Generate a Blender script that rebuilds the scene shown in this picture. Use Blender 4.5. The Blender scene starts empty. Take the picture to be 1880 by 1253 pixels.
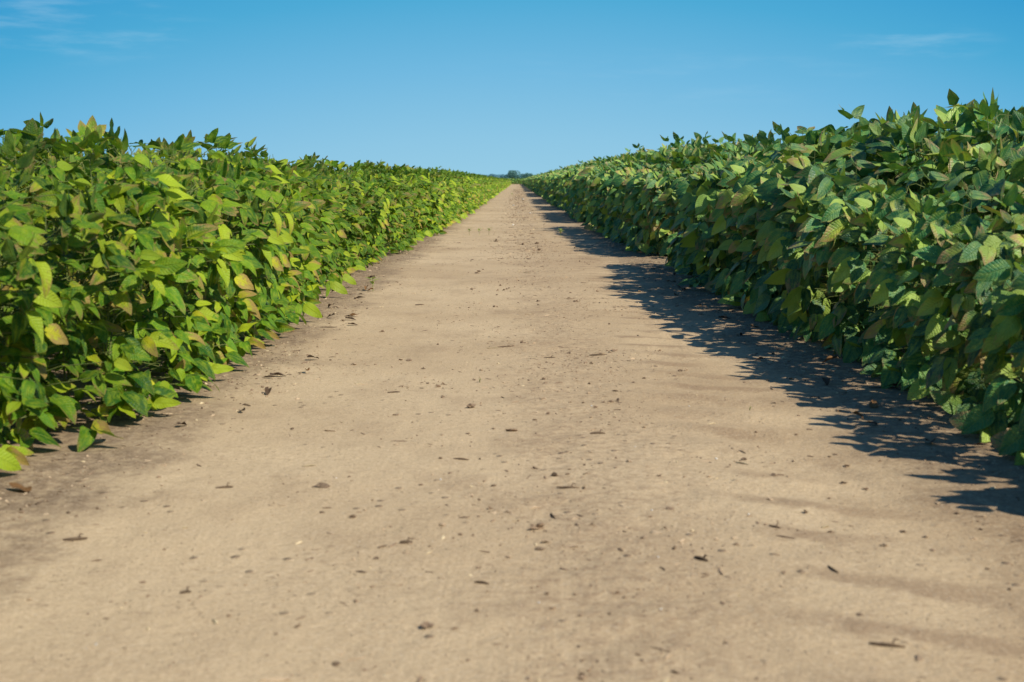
import bpy, math
import numpy as np
from mathutils import Vector

R_ = math.radians
rng = np.random.default_rng(7)
sc = bpy.context.scene
col = sc.collection
H_CAM = 0.55
LENS = 45.0
FPX = LENS / 36.0 * 1880.0
HOR = 331.5
VX = 948.0


def G(px, py):
    """ground point seen at a photo pixel (only used to read positions off the photo)"""
    d = FPX * H_CAM / (py - HOR)
    return ((px - VX) / FPX * d, d)


# ------------------------------------------------------------------ tagging
def tag(o, label=None, cat=None, group=None, kind=None):
    if label: o['label'] = label
    if cat: o['category'] = cat
    if group: o['group'] = group
    if kind: o['kind'] = kind
    return o


def empty(name, loc, rz=0.0):
    o = bpy.data.objects.new(name, None)
    o.empty_display_size = 0.1
    o.location = loc
    o.rotation_euler = (0, 0, rz)
    col.objects.link(o)
    return o


def link_mesh(name, me, parent=None):
    o = bpy.data.objects.new(name, me)
    col.objects.link(o)
    if parent is not None: o.parent = parent
    return o


def np_mesh(name, V, F, mats, uv=None, data=None, midx=None, smooth=True):
    """V (n,3), F list of arrays (m,k) with k = 3 or 4"""
    me = bpy.data.meshes.new(name)
    V = np.ascontiguousarray(V, dtype=np.float32)
    me.vertices.add(len(V))
    me.vertices.foreach_set('co', V.ravel())
    loops = np.concatenate([f.ravel() for f in F]).astype(np.int32)
    tot = np.concatenate([np.full(len(f), f.shape[1]) for f in F]).astype(np.int32)
    start = np.concatenate([[0], np.cumsum(tot)[:-1]]).astype(np.int32)
    me.loops.add(len(loops))
    me.loops.foreach_set('vertex_index', loops)
    me.polygons.add(len(tot))
    me.polygons.foreach_set('loop_start', start)
    me.polygons.foreach_set('use_smooth', np.full(len(tot), smooth))
    for m in mats: me.materials.append(m)
    if midx is not None: me.polygons.foreach_set('material_index', midx.astype(np.int32))
    me.update(calc_edges=True)
    if uv is not None:
        a = me.attributes.new('leaf_uv', 'FLOAT_VECTOR', 'POINT')
        a.data.foreach_set('vector', np.ascontiguousarray(uv, dtype=np.float32).ravel())
    if data is not None:
        a = me.attributes.new('leaf_data', 'FLOAT_VECTOR', 'POINT')
        a.data.foreach_set('vector', np.ascontiguousarray(data, dtype=np.float32).ravel())
    return me


# ------------------------------------------------------------------ node helpers
class NT:
    def __init__(s, name):
        s.m = bpy.data.materials.new(name)
        s.m.use_nodes = True
        s.t = s.m.node_tree
        s.t.nodes.clear()
        s.out = s.n('ShaderNodeOutputMaterial')

    def n(s, typ, **kw):
        nd = s.t.nodes.new(typ)
        for k, v in kw.items(): setattr(nd, k, v)
        return nd

    def l(s, a, b): s.t.links.new(a, b)

    def math(s, op, a, b=None, c=None, clamp=False):
        nd = s.n('ShaderNodeMath', operation=op, use_clamp=clamp)
        for i, v in enumerate((a, b, c)):
            if v is None: continue
            if isinstance(v, (int, float)): nd.inputs[i].default_value = v
            else: s.l(v, nd.inputs[i])
        return nd.outputs[0]

    def ramp01(s, v, lo, hi, a=0.0, b=1.0, smooth=True):
        nd = s.n('ShaderNodeMapRange', clamp=True)
        if smooth: nd.interpolation_type = 'SMOOTHSTEP'
        s.l(v, nd.inputs[0])
        nd.inputs[1].default_value = lo; nd.inputs[2].default_value = hi
        nd.inputs[3].default_value = a; nd.inputs[4].default_value = b
        return nd.outputs[0]

    def mix(s, f, a, b, blend='MIX'):
        nd = s.n('ShaderNodeMix', data_type='RGBA', blend_type=blend)
        for i, v in ((0, f), (6, a), (7, b)):
            if isinstance(v, (int, float)): nd.inputs[i].default_value = v
            elif isinstance(v, tuple): nd.inputs[i].default_value = (*v, 1)
            else: s.l(v, nd.inputs[i])
        return nd.outputs[2]

    def noise(s, vec, scale, detail=3, rough=0.5, out=0):
        nd = s.n('ShaderNodeTexNoise')
        nd.inputs['Scale'].default_value = scale
        nd.inputs['Detail'].default_value = detail
        nd.inputs['Roughness'].default_value = rough
        if vec is not None: s.l(vec, nd.inputs['Vector'])
        return nd.outputs[out]

    def vor(s, vec, scale, feature='F1', out=0, rnd=1.0):
        nd = s.n('ShaderNodeTexVoronoi', feature=feature)
        nd.inputs['Scale'].default_value = scale
        nd.inputs['Randomness'].default_value = rnd
        if vec is not None: s.l(vec, nd.inputs['Vector'])
        return nd.outputs[out]

    def vmul(s, vec, k):
        nd = s.n('ShaderNodeVectorMath', operation='MULTIPLY')
        s.l(vec, nd.inputs[0]); nd.inputs[1].default_value = k
        return nd.outputs[0]

    def bump(s, h, strength, dist, normal=None):
        nd = s.n('ShaderNodeBump')
        nd.inputs['Strength'].default_value = strength
        nd.inputs['Distance'].default_value = dist
        s.l(h, nd.inputs['Height'])
        if normal is not None: s.l(normal, nd.inputs['Normal'])
        return nd.outputs[0]


def leaf_material(name, dark, mid, light, yellow, brown, trans, rough=0.44, gloss=0.32, holes=True):
    t = NT(name)
    uv = t.n('ShaderNodeAttribute', attribute_name='leaf_uv').outputs['Vector']
    da = t.n('ShaderNodeAttribute', attribute_name='leaf_data').outputs['Vector']
    su = t.n('ShaderNodeSeparateXYZ'); t.l(uv, su.inputs[0])
    sd = t.n('ShaderNodeSeparateXYZ'); t.l(da, sd.inputs[0])
    u, v = su.outputs[0], su.outputs[1]
    rnd, brn, hol = sd.outputs[0], sd.outputs[1], sd.outputs[2]
    au = t.math('ABSOLUTE', u)
    # per-leaf colour
    r1 = t.ramp01(rnd, 0.05, 0.80)
    r2 = t.ramp01(rnd, 0.62, 1.0)
    c = t.mix(r1, dark, mid)
    c = t.mix(r2, c, light)
    # mottled tissue
    n1 = t.noise(uv, 2.2, 3, 0.6)
    c = t.mix(t.ramp01(n1, 0.38, 0.75, 0.0, 0.55), c, light)
    yel = t.ramp01(t.math('ADD', t.math('MULTIPLY', t.noise(uv, 0.9, 2), 0.7), t.math('MULTIPLY', brn, 0.48)), 0.58, 0.92)
    c = t.mix(t.math('MULTIPLY', yel, 0.75), c, yellow)
    # bronzed patches: strongest toward tip and margin
    n2 = t.noise(uv, 3.5, 5, 0.65)
    edge = t.math('ADD', t.math('MULTIPLY', v, 0.30), t.math('MULTIPLY', au, 0.16))
    bm = t.math('ADD', t.math('ADD', n2, edge), t.math('MULTIPLY', brn, 0.42))
    bm = t.ramp01(bm, 1.08, 1.30)
    spk = t.ramp01(t.vor(uv, 16.0), 0.10, 0.22, 0.35, 0.0)
    spk = t.math('MULTIPLY', spk, t.ramp01(brn, 0.15, 0.6))
    bm = t.math('MAXIMUM', t.math('MULTIPLY', bm, 0.8), spk)
    c = t.mix(bm, c, brown)
    # veins
    ph = t.math('MULTIPLY', t.math('SUBTRACT', v, t.math('MULTIPLY', au, 0.22)), 6.2832 * 7.0)
    lat = t.math('POWER', t.math('MULTIPLY', t.math('ADD', t.math('SINE', ph), 1.0), 0.5), 7.0)
    mid_r = t.ramp01(au, 0.02, 0.09, 1.0, 0.0)
    vein = t.math('MAXIMUM', t.math('MULTIPLY', lat, 0.6), mid_r)
    c = t.mix(t.math('MULTIPLY', vein, 0.24), c, t.mix(0.5, light, (0.30, 0.36, 0.10)))
    # underside is paler and greyer
    geo = t.n('ShaderNodeNewGeometry')
    c = t.mix(t.math('MULTIPLY', geo.outputs['Backfacing'], 0.35), c, (0.13, 0.24, 0.07))
    oi = t.n('ShaderNodeObjectInfo')
    hs = t.n('ShaderNodeHueSaturation')
    t.l(c, hs.inputs['Color'])
    t.l(t.ramp01(oi.outputs['Random'], 0, 1, 0.82, 1.16, False), hs.inputs['Value'])
    c = hs.outputs[0]
    puck = t.noise(uv, 7.0, 3, 0.6)
    hgt = t.math('SUBTRACT', t.math('MULTIPLY', puck, 0.8), t.math('MULTIPLY', vein, 0.55))
    nrm = t.bump(hgt, 0.8, 0.0030)
    p = t.n('ShaderNodeBsdfPrincipled')
    t.l(c, p.inputs['Base Color']); t.l(nrm, p.inputs['Normal'])
    p.inputs['Roughness'].default_value = rough
    t.l(t.ramp01(puck, 0.3, 0.7, rough - 0.06, rough + 0.14), p.inputs['Roughness'])
    p.inputs['Specular IOR Level'].default_value = gloss
    tr = t.n('ShaderNodeBsdfTranslucent')
    tc = t.mix(1.0, c, (1.5, 1.45, 0.55), 'MULTIPLY')
    t.l(tc, tr.inputs['Color']); t.l(nrm, tr.inputs['Normal'])
    ms = t.n('ShaderNodeMixShader'); ms.inputs[0].default_value = trans
    t.l(p.outputs[0], ms.inputs[1]); t.l(tr.outputs[0], ms.inputs[2])
    if not holes:
        t.l(ms.outputs[0], t.out.inputs['Surface'])
        return t.m
    # insect holes
    hv = t.vor(uv, 9.0)
    hn = t.noise(uv, 2.0, 2)
    hm = t.math('LESS_THAN', t.math('ADD', hv, t.math('MULTIPLY', t.math('SUBTRACT', 1.0, hn), 0.25)),
                t.math('MULTIPLY', hol, 0.44))
    keep = t.math('MULTIPLY', hm, t.math('GREATER_THAN', au, 0.07))
    tp = t.n('ShaderNodeBsdfTransparent')
    m2 = t.n('ShaderNodeMixShader')
    t.l(keep, m2.inputs[0]); t.l(ms.outputs[0], m2.inputs[1]); t.l(tp.outputs[0], m2.inputs[2])
    t.l(m2.outputs[0], t.out.inputs['Surface'])
    return t.m


def simple_material(name, c1, c2, scale=40.0, rough=0.8, bump=0.3, bdist=0.002, trans=0.0):
    t = NT(name)
    tc = t.n('ShaderNodeTexCoord').outputs['Object']
    n = t.noise(tc, scale, 4, 0.6)
    c = t.mix(t.ramp01(n, 0.3, 0.7), c1, c2)
    oi = t.n('ShaderNodeObjectInfo')
    hs = t.n('ShaderNodeHueSaturation'); t.l(c, hs.inputs['Color'])
    t.l(t.ramp01(oi.outputs['Random'], 0, 1, 0.7, 1.25, False), hs.inputs['Value'])
    p = t.n('ShaderNodeBsdfPrincipled')
    t.l(hs.outputs[0], p.inputs['Base Color'])
    p.inputs['Roughness'].default_value = rough
    p.inputs['Specular IOR Level'].default_value = 0.25
    t.l(t.bump(n, bump, bdist), p.inputs['Normal'])
    if trans:
        tr = t.n('ShaderNodeBsdfTranslucent'); t.l(hs.outputs[0], tr.inputs['Color'])
        ms = t.n('ShaderNodeMixShader'); ms.inputs[0].default_value = trans
        t.l(p.outputs[0], ms.inputs[1]); t.l(tr.outputs[0], ms.inputs[2])
        t.l(ms.outputs[0], t.out.inputs['Surface'])
    else:
        t.l(p.outputs[0], t.out.inputs['Surface'])
    return t.m


LP_ = {  # sunlight painted into the left leaf colours, shade into the right
    -1: ('leaf_sun_tinted', (0.016, 0.095, 0.003), (0.100, 0.250, 0.006), (0.38, 0.48, 0.016),
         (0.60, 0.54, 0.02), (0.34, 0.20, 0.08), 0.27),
    1: ('leaf_shade_tinted', (0.010, 0.088, 0.036), (0.046, 0.215, 0.054), (0.36, 0.50, 0.075),
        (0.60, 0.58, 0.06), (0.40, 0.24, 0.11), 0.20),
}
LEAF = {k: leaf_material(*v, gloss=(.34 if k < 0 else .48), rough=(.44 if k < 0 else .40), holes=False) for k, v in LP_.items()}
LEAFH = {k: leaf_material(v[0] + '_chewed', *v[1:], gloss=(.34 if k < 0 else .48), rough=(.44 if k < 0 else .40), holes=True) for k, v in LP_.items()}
M_STEM = simple_material('stem_green', (0.10, 0.15, 0.03), (0.20, 0.22, 0.07), 60, 0.6)
M_POD = simple_material('pod_yellow', (0.40, 0.38, 0.05), (0.52, 0.42, 0.08), 80, 0.6)


# ------------------------------------------------------------------ leaves
def leaf_template(nv, nu):
    vs = np.linspace(0, 1, nv)
    us = np.linspace(-1, 1, nu)
    U, Vv = np.meshgrid(us, vs)
    u = U.ravel(); v = Vv.ravel()
    idx = np.arange(nv * nu).reshape(nv, nu)
    F = np.stack([idx[:-1, :-1], idx[:-1, 1:], idx[1:, 1:], idx[1:, :-1]], -1).reshape(-1, 4)
    return u, v, F


def wprof(v):
    w = np.power(np.clip(v, 0, 1), 0.50) * np.power(np.clip(1 - v, 0, 1), 0.80) * 1.97
    return np.clip(w, 0.012, 1.0)


def norm(a):
    return a / np.maximum(np.linalg.norm(a, axis=-1, keepdims=True), 1e-8)


def leaves_mesh_data(L, nv, nu):
    """L dict of arrays: P F N len wid fold droop wav ph rnd brn hol -> V, F, uv, data"""
    u, v, Ft = leaf_template(nv, nu)
    n = len(L['P']); k = len(u)
    F = norm(L['F']); N = L['N'] - (L['N'] * F).sum(-1, keepdims=True) * F
    N = norm(N); S = np.cross(F, N)
    w = wprof(v)
    dr = L['droop'][:, None]
    vv = v[None, :]
    th = dr * vv ** 1.2
    # arc
    s = np.where(np.abs(dr) < 1e-3, vv, np.sin(th) / np.where(np.abs(dr) < 1e-3, 1, dr))
    c = np.where(np.abs(dr) < 1e-3, 0, (1 - np.cos(th)) / np.where(np.abs(dr) < 1e-3, 1, dr))
    y = L['len'][:, None] * s
    z = -L['len'][:, None] * c
    hw = L['wid'][:, None] * 0.5 * w[None, :]
    fold = L['fold'][:, None]
    x = u[None, :] * hw * np.cos(fold)
    z = z + np.abs(u)[None, :] * hw * np.sin(fold)
    z = z + np.sin(vv * L['wf'][:, None] + L['ph'][:, None] + np.sign(u)[None, :] * 1.3) * np.abs(u)[None, :] ** 1.5 * L['wav'][:, None] * L['wid'][:, None] * w[None, :]
    # sideways sweep of the tip
    x = x + L['sweep'][:, None] * vv ** 2 * L['len'][:, None]
    V = (L['P'][:, None, :] + x[..., None] * S[:, None, :] + y[..., None] * F[:, None, :] + z[..., None] * N[:, None, :])
    Fa = (Ft[None] + (np.arange(n) * k)[:, None, None]).reshape(-1, 4)
    uv = np.stack([np.broadcast_to(u, (n, k)), np.broadcast_to(v * 1.6, (n, k)), np.broadcast_to(L['rnd'][:, None] * 57.0 + L['ph'][:, None] * 5, (n, k))], -1)
    data = np.stack([np.broadcast_to(L[q][:, None], (n, k)) for q in ('rnd', 'brn', 'hol')], -1)
    return V.reshape(-1, 3), Fa, uv.reshape(-1, 3), data.reshape(-1, 3)


def tubes(segs, sides=4):
    """segs: list of (pts (m,3), radii (m,)) -> V, F quads"""
    Vs, Fs, off = [], [], 0
    ang = np.arange(sides) / sides * 2 * np.pi
    for pts, rad in segs:
        pts = np.asarray(pts, float); rad = np.asarray(rad, float)
        d = norm(np.gradient(pts, axis=0))
        ref = np.array([0.31, 0.2, 0.93]) if abs(d[0][2]) < 0.8 else np.array([1.0, 0.1, 0])
        a = norm(np.cross(d, ref)); b = np.cross(d, a)
        ring = pts[:, None] + rad[:, None, None] * (np.cos(ang)[None, :, None] * a[:, None] + np.sin(ang)[None, :, None] * b[:, None])
        Vs.append(ring.reshape(-1, 3))
        m = len(pts)
        i = np.arange(m - 1)[:, None] * sides + np.arange(sides)[None]
        j = np.arange(m - 1)[:, None] * sides + (np.arange(sides)[None] + 1) % sides
        Fs.append((np.stack([i, j, j + sides, i + sides], -1) + off).reshape(-1, 4))
        off += m * sides
    return np.concatenate(Vs), np.concatenate(Fs)


def grow(seed, side, edge, brownish=0.0, holey=0.0, pods=0, n_tri=36, height=0.80):
    """One soybean plant around the origin. side: -1 left field, +1 right field; the road lies toward -side in x.
    edge: the plant stands at the field margin and leans to the road."""
    r = np.random.default_rng(seed)
    road = np.array([-side, 0.0, 0.0])
    leaf = {k: [] for k in ('P', 'F', 'N', 'len', 'wid', 'fold', 'droop', 'wav', 'wf', 'ph', 'sweep', 'rnd', 'brn', 'hol')}
    segs = []
    # stems
    stems = []
    nst = 3
    for k in range(nst):
        a = r.uniform(0, 2 * np.pi)
        if edge:
            lean = road * (0.13, 0.04, -0.03)[k] + np.array([0, (-.07, .08, 0)[k], 0]) + r.normal(0, .02, 3)
        else:
            lean = np.array([math.cos(a), math.sin(a), 0]) * 0.09
        hh = height * ((0.78, 0.90, .96)[k] if edge else r.uniform(.86, .95))
        t = np.linspace(0, 1, 7)[:, None]
        pts = lean * (t ** 1.3) + np.array([0, 0, 1]) * hh * t + r.normal(0, .006, (7, 3)) * t
        pts[0] = (r.normal(0, .008), r.normal(0, .008), -0.01)
        segs.append((pts, np.linspace(.0042, .0011, 7)))
        stems.append((pts, hh))

    def add_leaf(P, F, N, L_, erect, low):
        leaf['P'].append(P); leaf['F'].append(F); leaf['N'].append(N)
        leaf['len'].append(L_); leaf['wid'].append(L_ * r.uniform(.50, .76))
        leaf['fold'].append(r.uniform(-.12, .36) if side > 0 else r.uniform(-.08, .50))
        leaf['droop'].append(r.normal(.55, .32) if not erect else r.normal(.15, .4))
        leaf['wav'].append(r.uniform(.03, .13)); leaf['wf'].append(r.uniform(5, 13)); leaf['ph'].append(r.uniform(0, 6.28))
        leaf['sweep'].append(r.normal(0, .10))
        leaf['rnd'].append(r.uniform()); b = r.uniform() ** 3.6 * (1.0 if r.uniform() < .6 else .35) + brownish * r.uniform(0, 1)
        leaf['brn'].append(min(1.0, b))
        if side < 0 and P[2] > .5: leaf['brn'][-1] = min(.62, leaf['brn'][-1] + r.uniform(0, .36))
        if side > 0 and P[2] > .38:
            leaf['rnd'][-1] = leaf['rnd'][-1] ** .80; leaf['brn'][-1] = min(.7, leaf['brn'][-1] + r.uniform(0, .24))
        h = r.uniform(.25, .75) if r.uniform() < (.10 + holey + (.45 if erect else 0)) else 0.0
        leaf['hol'].append(h)

    for i in range(n_tri):
        f = (i + r.uniform(0, 1)) / n_tri
        if edge:
            f = f ** 0.92
        si = r.integers(0, nst)
        pts, hh = stems[si]
        tt = min(1.0, max(0.03, f))
        q = tt * 6; i0 = min(5, int(q)); node = pts[i0] * (1 - (q - i0)) + pts[i0 + 1] * (q - i0)
        top = tt > 0.82
        if edge:
            az = r.normal(0, 1.0)      # mostly toward the road
            out = norm(road * math.cos(az) + np.array([0, math.sin(az), 0]))
            reach = r.uniform(.09, .26) * (1.25 - .55 * tt)
            if tt < .3: reach *= .9
        else:
            az = r.uniform(0, 2 * np.pi)
            out = np.array([math.cos(az), math.sin(az), 0])
            reach = r.uniform(.06, .22) * (1.1 - .35 * tt)
        up = (.02 + .10 * r.uniform()) if not top else r.uniform(-.02, .035)
        if edge and tt < .35: up = r.uniform(-.03, .07)
        E = node + out * reach + np.array([0, 0, up])
        E[2] = max(E[2], .055)
        if top: reach *= .6; E = node + out * reach + np.array([0, 0, up])
        E[2] = min(E[2], height * 1.02)
        midp = (node + E) / 2 + np.array([0, 0, .018])
        segs.append((np.array([node, midp, E]), np.array([.0018, .0014, .0011])))
        erect = top and r.uniform() < (.42 if side > 0 else .55)
        if erect and r.uniform() < (.12 if side > 0 else .45): E[2] += r.uniform(.0, .04 if side > 0 else .055)
        Lb = (r.uniform(.056, .110) if side < 0 else r.uniform(.088, .142))
        if top: Lb *= r.uniform(.8, 1.0)
        if erect: Lb *= .9
        # blade orientation
        if erect:
            pitch = r.uniform(.5, 1.25)
        elif edge:
            pitch = r.normal(-.30 - .80 * (1 - tt) ** 1.2, .26) if side > 0 else r.normal(-.10 - .42 * (1 - tt), .36)
        else:
            pitch = r.normal(-.1, .35)
        for j, da in enumerate((0.0, 1.25, -1.25)):
            daz = da + r.normal(0, .18)
            d = out * math.cos(daz) + np.cross([0, 0, 1], out) * math.sin(daz)
            pj = pitch + r.normal(0, .22) - (.10 if j else 0)
            Fd = d * math.cos(pj) + np.array([0, 0, math.sin(pj)])
            if edge:
                if side < 0: Nn = np.array([0, 0, .9]) + road * r.uniform(.15, .9) + np.array([.1, -.55, 0]) + r.normal(0, .42, 3)
                else: Nn = np.array([.25, -.80, .70]) + road * .55 * (1 - tt) + r.normal(0, .38, 3)
            else:
                Nn = np.array([0, 0, 1.0]) + r.normal(0, .33, 3) + (np.array([.3, -.55, 0]))
            if erect: Nn = -out * .8 + np.array([.5, -.6, .5]) + r.normal(0, .3, 3)
            P = E + (out * .018 if j == 0 else d * .006)
            l_ = Lb * (1.0 if j == 0 else r.uniform(.82, .95))
            tipz = P[2] + Fd[2] * l_ - .35 * l_
            if tipz < 0.004:  # keep the tip off the soil
                Fd = Fd + np.array([0, 0, min(1.2, (0.02 - tipz) / l_)])
            add_leaf(P, Fd, Nn, l_, erect, tt < .3)
    for k in leaf: leaf[k] = np.array(leaf[k])
    pod = []
    for k in range(pods):
        pts, hh = stems[r.integers(0, nst)]
        q = r.uniform(.25, .9) * 6; i0 = int(q); node = pts[i0] + road * (.08 if edge else .02) + r.normal(0, .015, 3)
        cl = []
        pod.append(cl)
        for m in range(r.integers(3, 6)):
            d = norm(np.array([r.normal(0, .5), r.normal(0, .5), -1.0]))
            t = np.linspace(0, 1, 8)[:, None]
            pp = node + d * t * .045 + road * np.sin(t * 3.1) * .006
            cl.append((pp, .0045 * np.array([.25, .8, 1, .85, 1, .85, .8, .15])))
    return leaf, segs, pod


def plant_meshes(name, g, side, nv=9, nu=5):
    leaf, segs, pod = g
    V, F, uv, da = leaves_mesh_data(leaf, nv, nu)
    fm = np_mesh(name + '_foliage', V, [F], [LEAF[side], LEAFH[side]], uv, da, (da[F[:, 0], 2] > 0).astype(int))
    V, F = tubes(segs)
    sm = np_mesh(name + '_stem', V, [F], [M_STEM])
    pm = [np_mesh(name + '_pods', tubes(cl, 6)[0], [tubes(cl, 6)[1]], [M_POD]) for cl in pod]
    return fm, sm, pm


# ------------------------------------------------------------------ field layout
def canopy(side, y):
    """height of the canopy top along the road"""
    if side > 0:
        ys = [-3, 1.6, 2.4, 3.3, 4.0, 5.0, 5.8, 6.6, 8.0, 10, 14, 25, 60, 200]
        hs = [.36, .40, .58, .64, .73, .86, .875, .845, .82, .86, .94, .96, .97, .97]
    else:
        ys = [-3, 1.5, 2.2, 3.0, 4.5, 6, 8, 12, 20, 60, 200]
        hs = [.55, .58, .61, .665, .72, .70, .66, .67, .69, .69, .69]
    return float(np.interp(y, ys, hs))


def base_x(side, y):
    """distance of the leaf edge at the ground from the middle of the road"""
    if side > 0:
        return float(np.interp(y, [0, 1.6, 2.3, 3.2, 7.8, 9.5, 40, 200], [1.12, 1.08, .90, .87, .90, .86, .82, .94]))
    return float(np.interp(y, [1.7, 2.2, 3.0, 4.2, 5.4, 7, 9, 14, 200], [1.0, .81, .73, .71, .80, .86, .80, .77, .77]))


GAPS = {1: [(7.95, 8.95), (14.9, 16.3), (21.7, 23.2), (27.3, 29.3), (38.0, 42.0), (56, 61)], -1: [(9.0, 9.25), (34, 35.5)]}


def in_gap(side, y, m=0.0):
    return any(a - m < y < b + m for a, b in GAPS[side])


VAR = {}
for side in (-1, 1):
    E = [grow(100 + 17 * k + (side > 0) * 7, side, True, brownish=(0, .1, .45, 0, .2, 0, .3, 0)[k], holey=(0, .25, 0, .05, 0, .1, 0, 0)[k],
              pods=((2, 0, 1, 0, 3, 0, 1, 0)[k] if side < 0 else 0), n_tri=72 if side < 0 else 62) for k in range(8)]
    I = [grow(500 + 13 * k + (side > 0) * 5, side, False, brownish=(0, .35, 0, .15, 0, .5)[k], holey=(.3, .1, .5, 0, .2, 0)[k], n_tri=56 if side < 0 else 48) for k in range(6)]
    VAR[side] = dict(E=E, I=I,
                     Em=[plant_meshes('edge_plant', g, side) for g in E],
                     Im=[plant_meshes('inner_plant', g, side) for g in I])

EDGE_LOOK = ['dense bright leaves', 'insect-chewed lacy leaves', 'bronzed brown-patched leaves', 'plain green leaves',
             'mottled leaves and yellow pods', 'broad green leaves', 'tan-tipped leaves', 'small glossy leaves']
INNER_LOOK = ['holed upright top leaves', 'rusty blotched top leaves', 'lacy chewed top leaves', 'upright green top leaves',
              'curled green top leaves', 'brown bronzed top leaves']
individuals = []     # footprint record so that the field mesh leaves these spots free


def place_plant(side, x, y, rz, scale, meshes, label, group, zs=1.0):
    o = empty('soybean_plant', (x, y, 0.0), rz)
    o.scale = (scale, scale, scale * zs)
    tag(o, label, 'soybean plant', group)
    fm, sm, pm = meshes
    link_mesh('stem', sm, o)
    link_mesh('foliage', fm, o)
    for q in pm: link_mesh('pod_cluster', q, o)
    individuals.append((side, x, y))
    return o


SIDE_NAME = {-1: 'left', 1: 'right'}
Y_IND = 12.4
for side in (-1, 1):
    sn = SIDE_NAME[side]
    rr = np.random.default_rng(31 + side)
    y = 1.95 if side < 0 else 2.15
    k = 0
    while y < Y_IND:
        if not in_gap(side, y):
            x = side * (base_x(side, y) + .30 + rr.normal(0, .02))
            v = int(rr.integers(0, 8))
            h = canopy(side, y) * (.93 if side < 0 else .80)
            look = EDGE_LOOK[v]
            where = 'nearest stretch' if y < 3.6 else ('near stretch' if y < 6 else ('middle stretch' if y < 9 else 'farther stretch'))
            lab = f'soybean with {look}, {where} of the {sn} row beside the track'
            if k == 0: lab = f'nearest soybean plant, {look}, overhanging sand at the {sn} edge'
            s = h / .80 * rr.uniform(.96, 1.04)
            place_plant(side, x, y, rr.normal(0, .22), s if s < 1 else s ** .5, VAR[side]['Em'][v], lab, f'{sn} margin row soybean plants', 1 if s < 1 else s ** .5)
            k += 1
        y += rr.uniform(.205, .265)
    for row in (1, 2):
        y = (2.05, 3.0)[row - 1] + rr.uniform(0, .1)
        while y < Y_IND + .6:
            if not (in_gap(side, y, .02)):
                x = side * (base_x(side, y) + .30 + .30 * row + rr.normal(0, .03))
                v = int(rr.integers(0, 6))
                h = canopy(side, y) * (1 if side < 0 else (.96, 1.05)[row - 1])
                where = 'near' if y < 5 else ('middle' if y < 8.5 else 'far')
                rown = ('second', 'third')[row - 1]
                lab = f'soybean with {INNER_LOOK[v]}, {where} {rown} {sn} row'
                s = h / .80 * rr.uniform(.96, 1.04)
                place_plant(side, x, y, rr.uniform(0, 6.28), s if s < 1 else s ** .5, VAR[side]['Im'][v], lab, f'{rown} row soybean plants of the {sn} field', 1 if s < 1 else s ** .5)
            y += rr.uniform(.225, .285)


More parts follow.
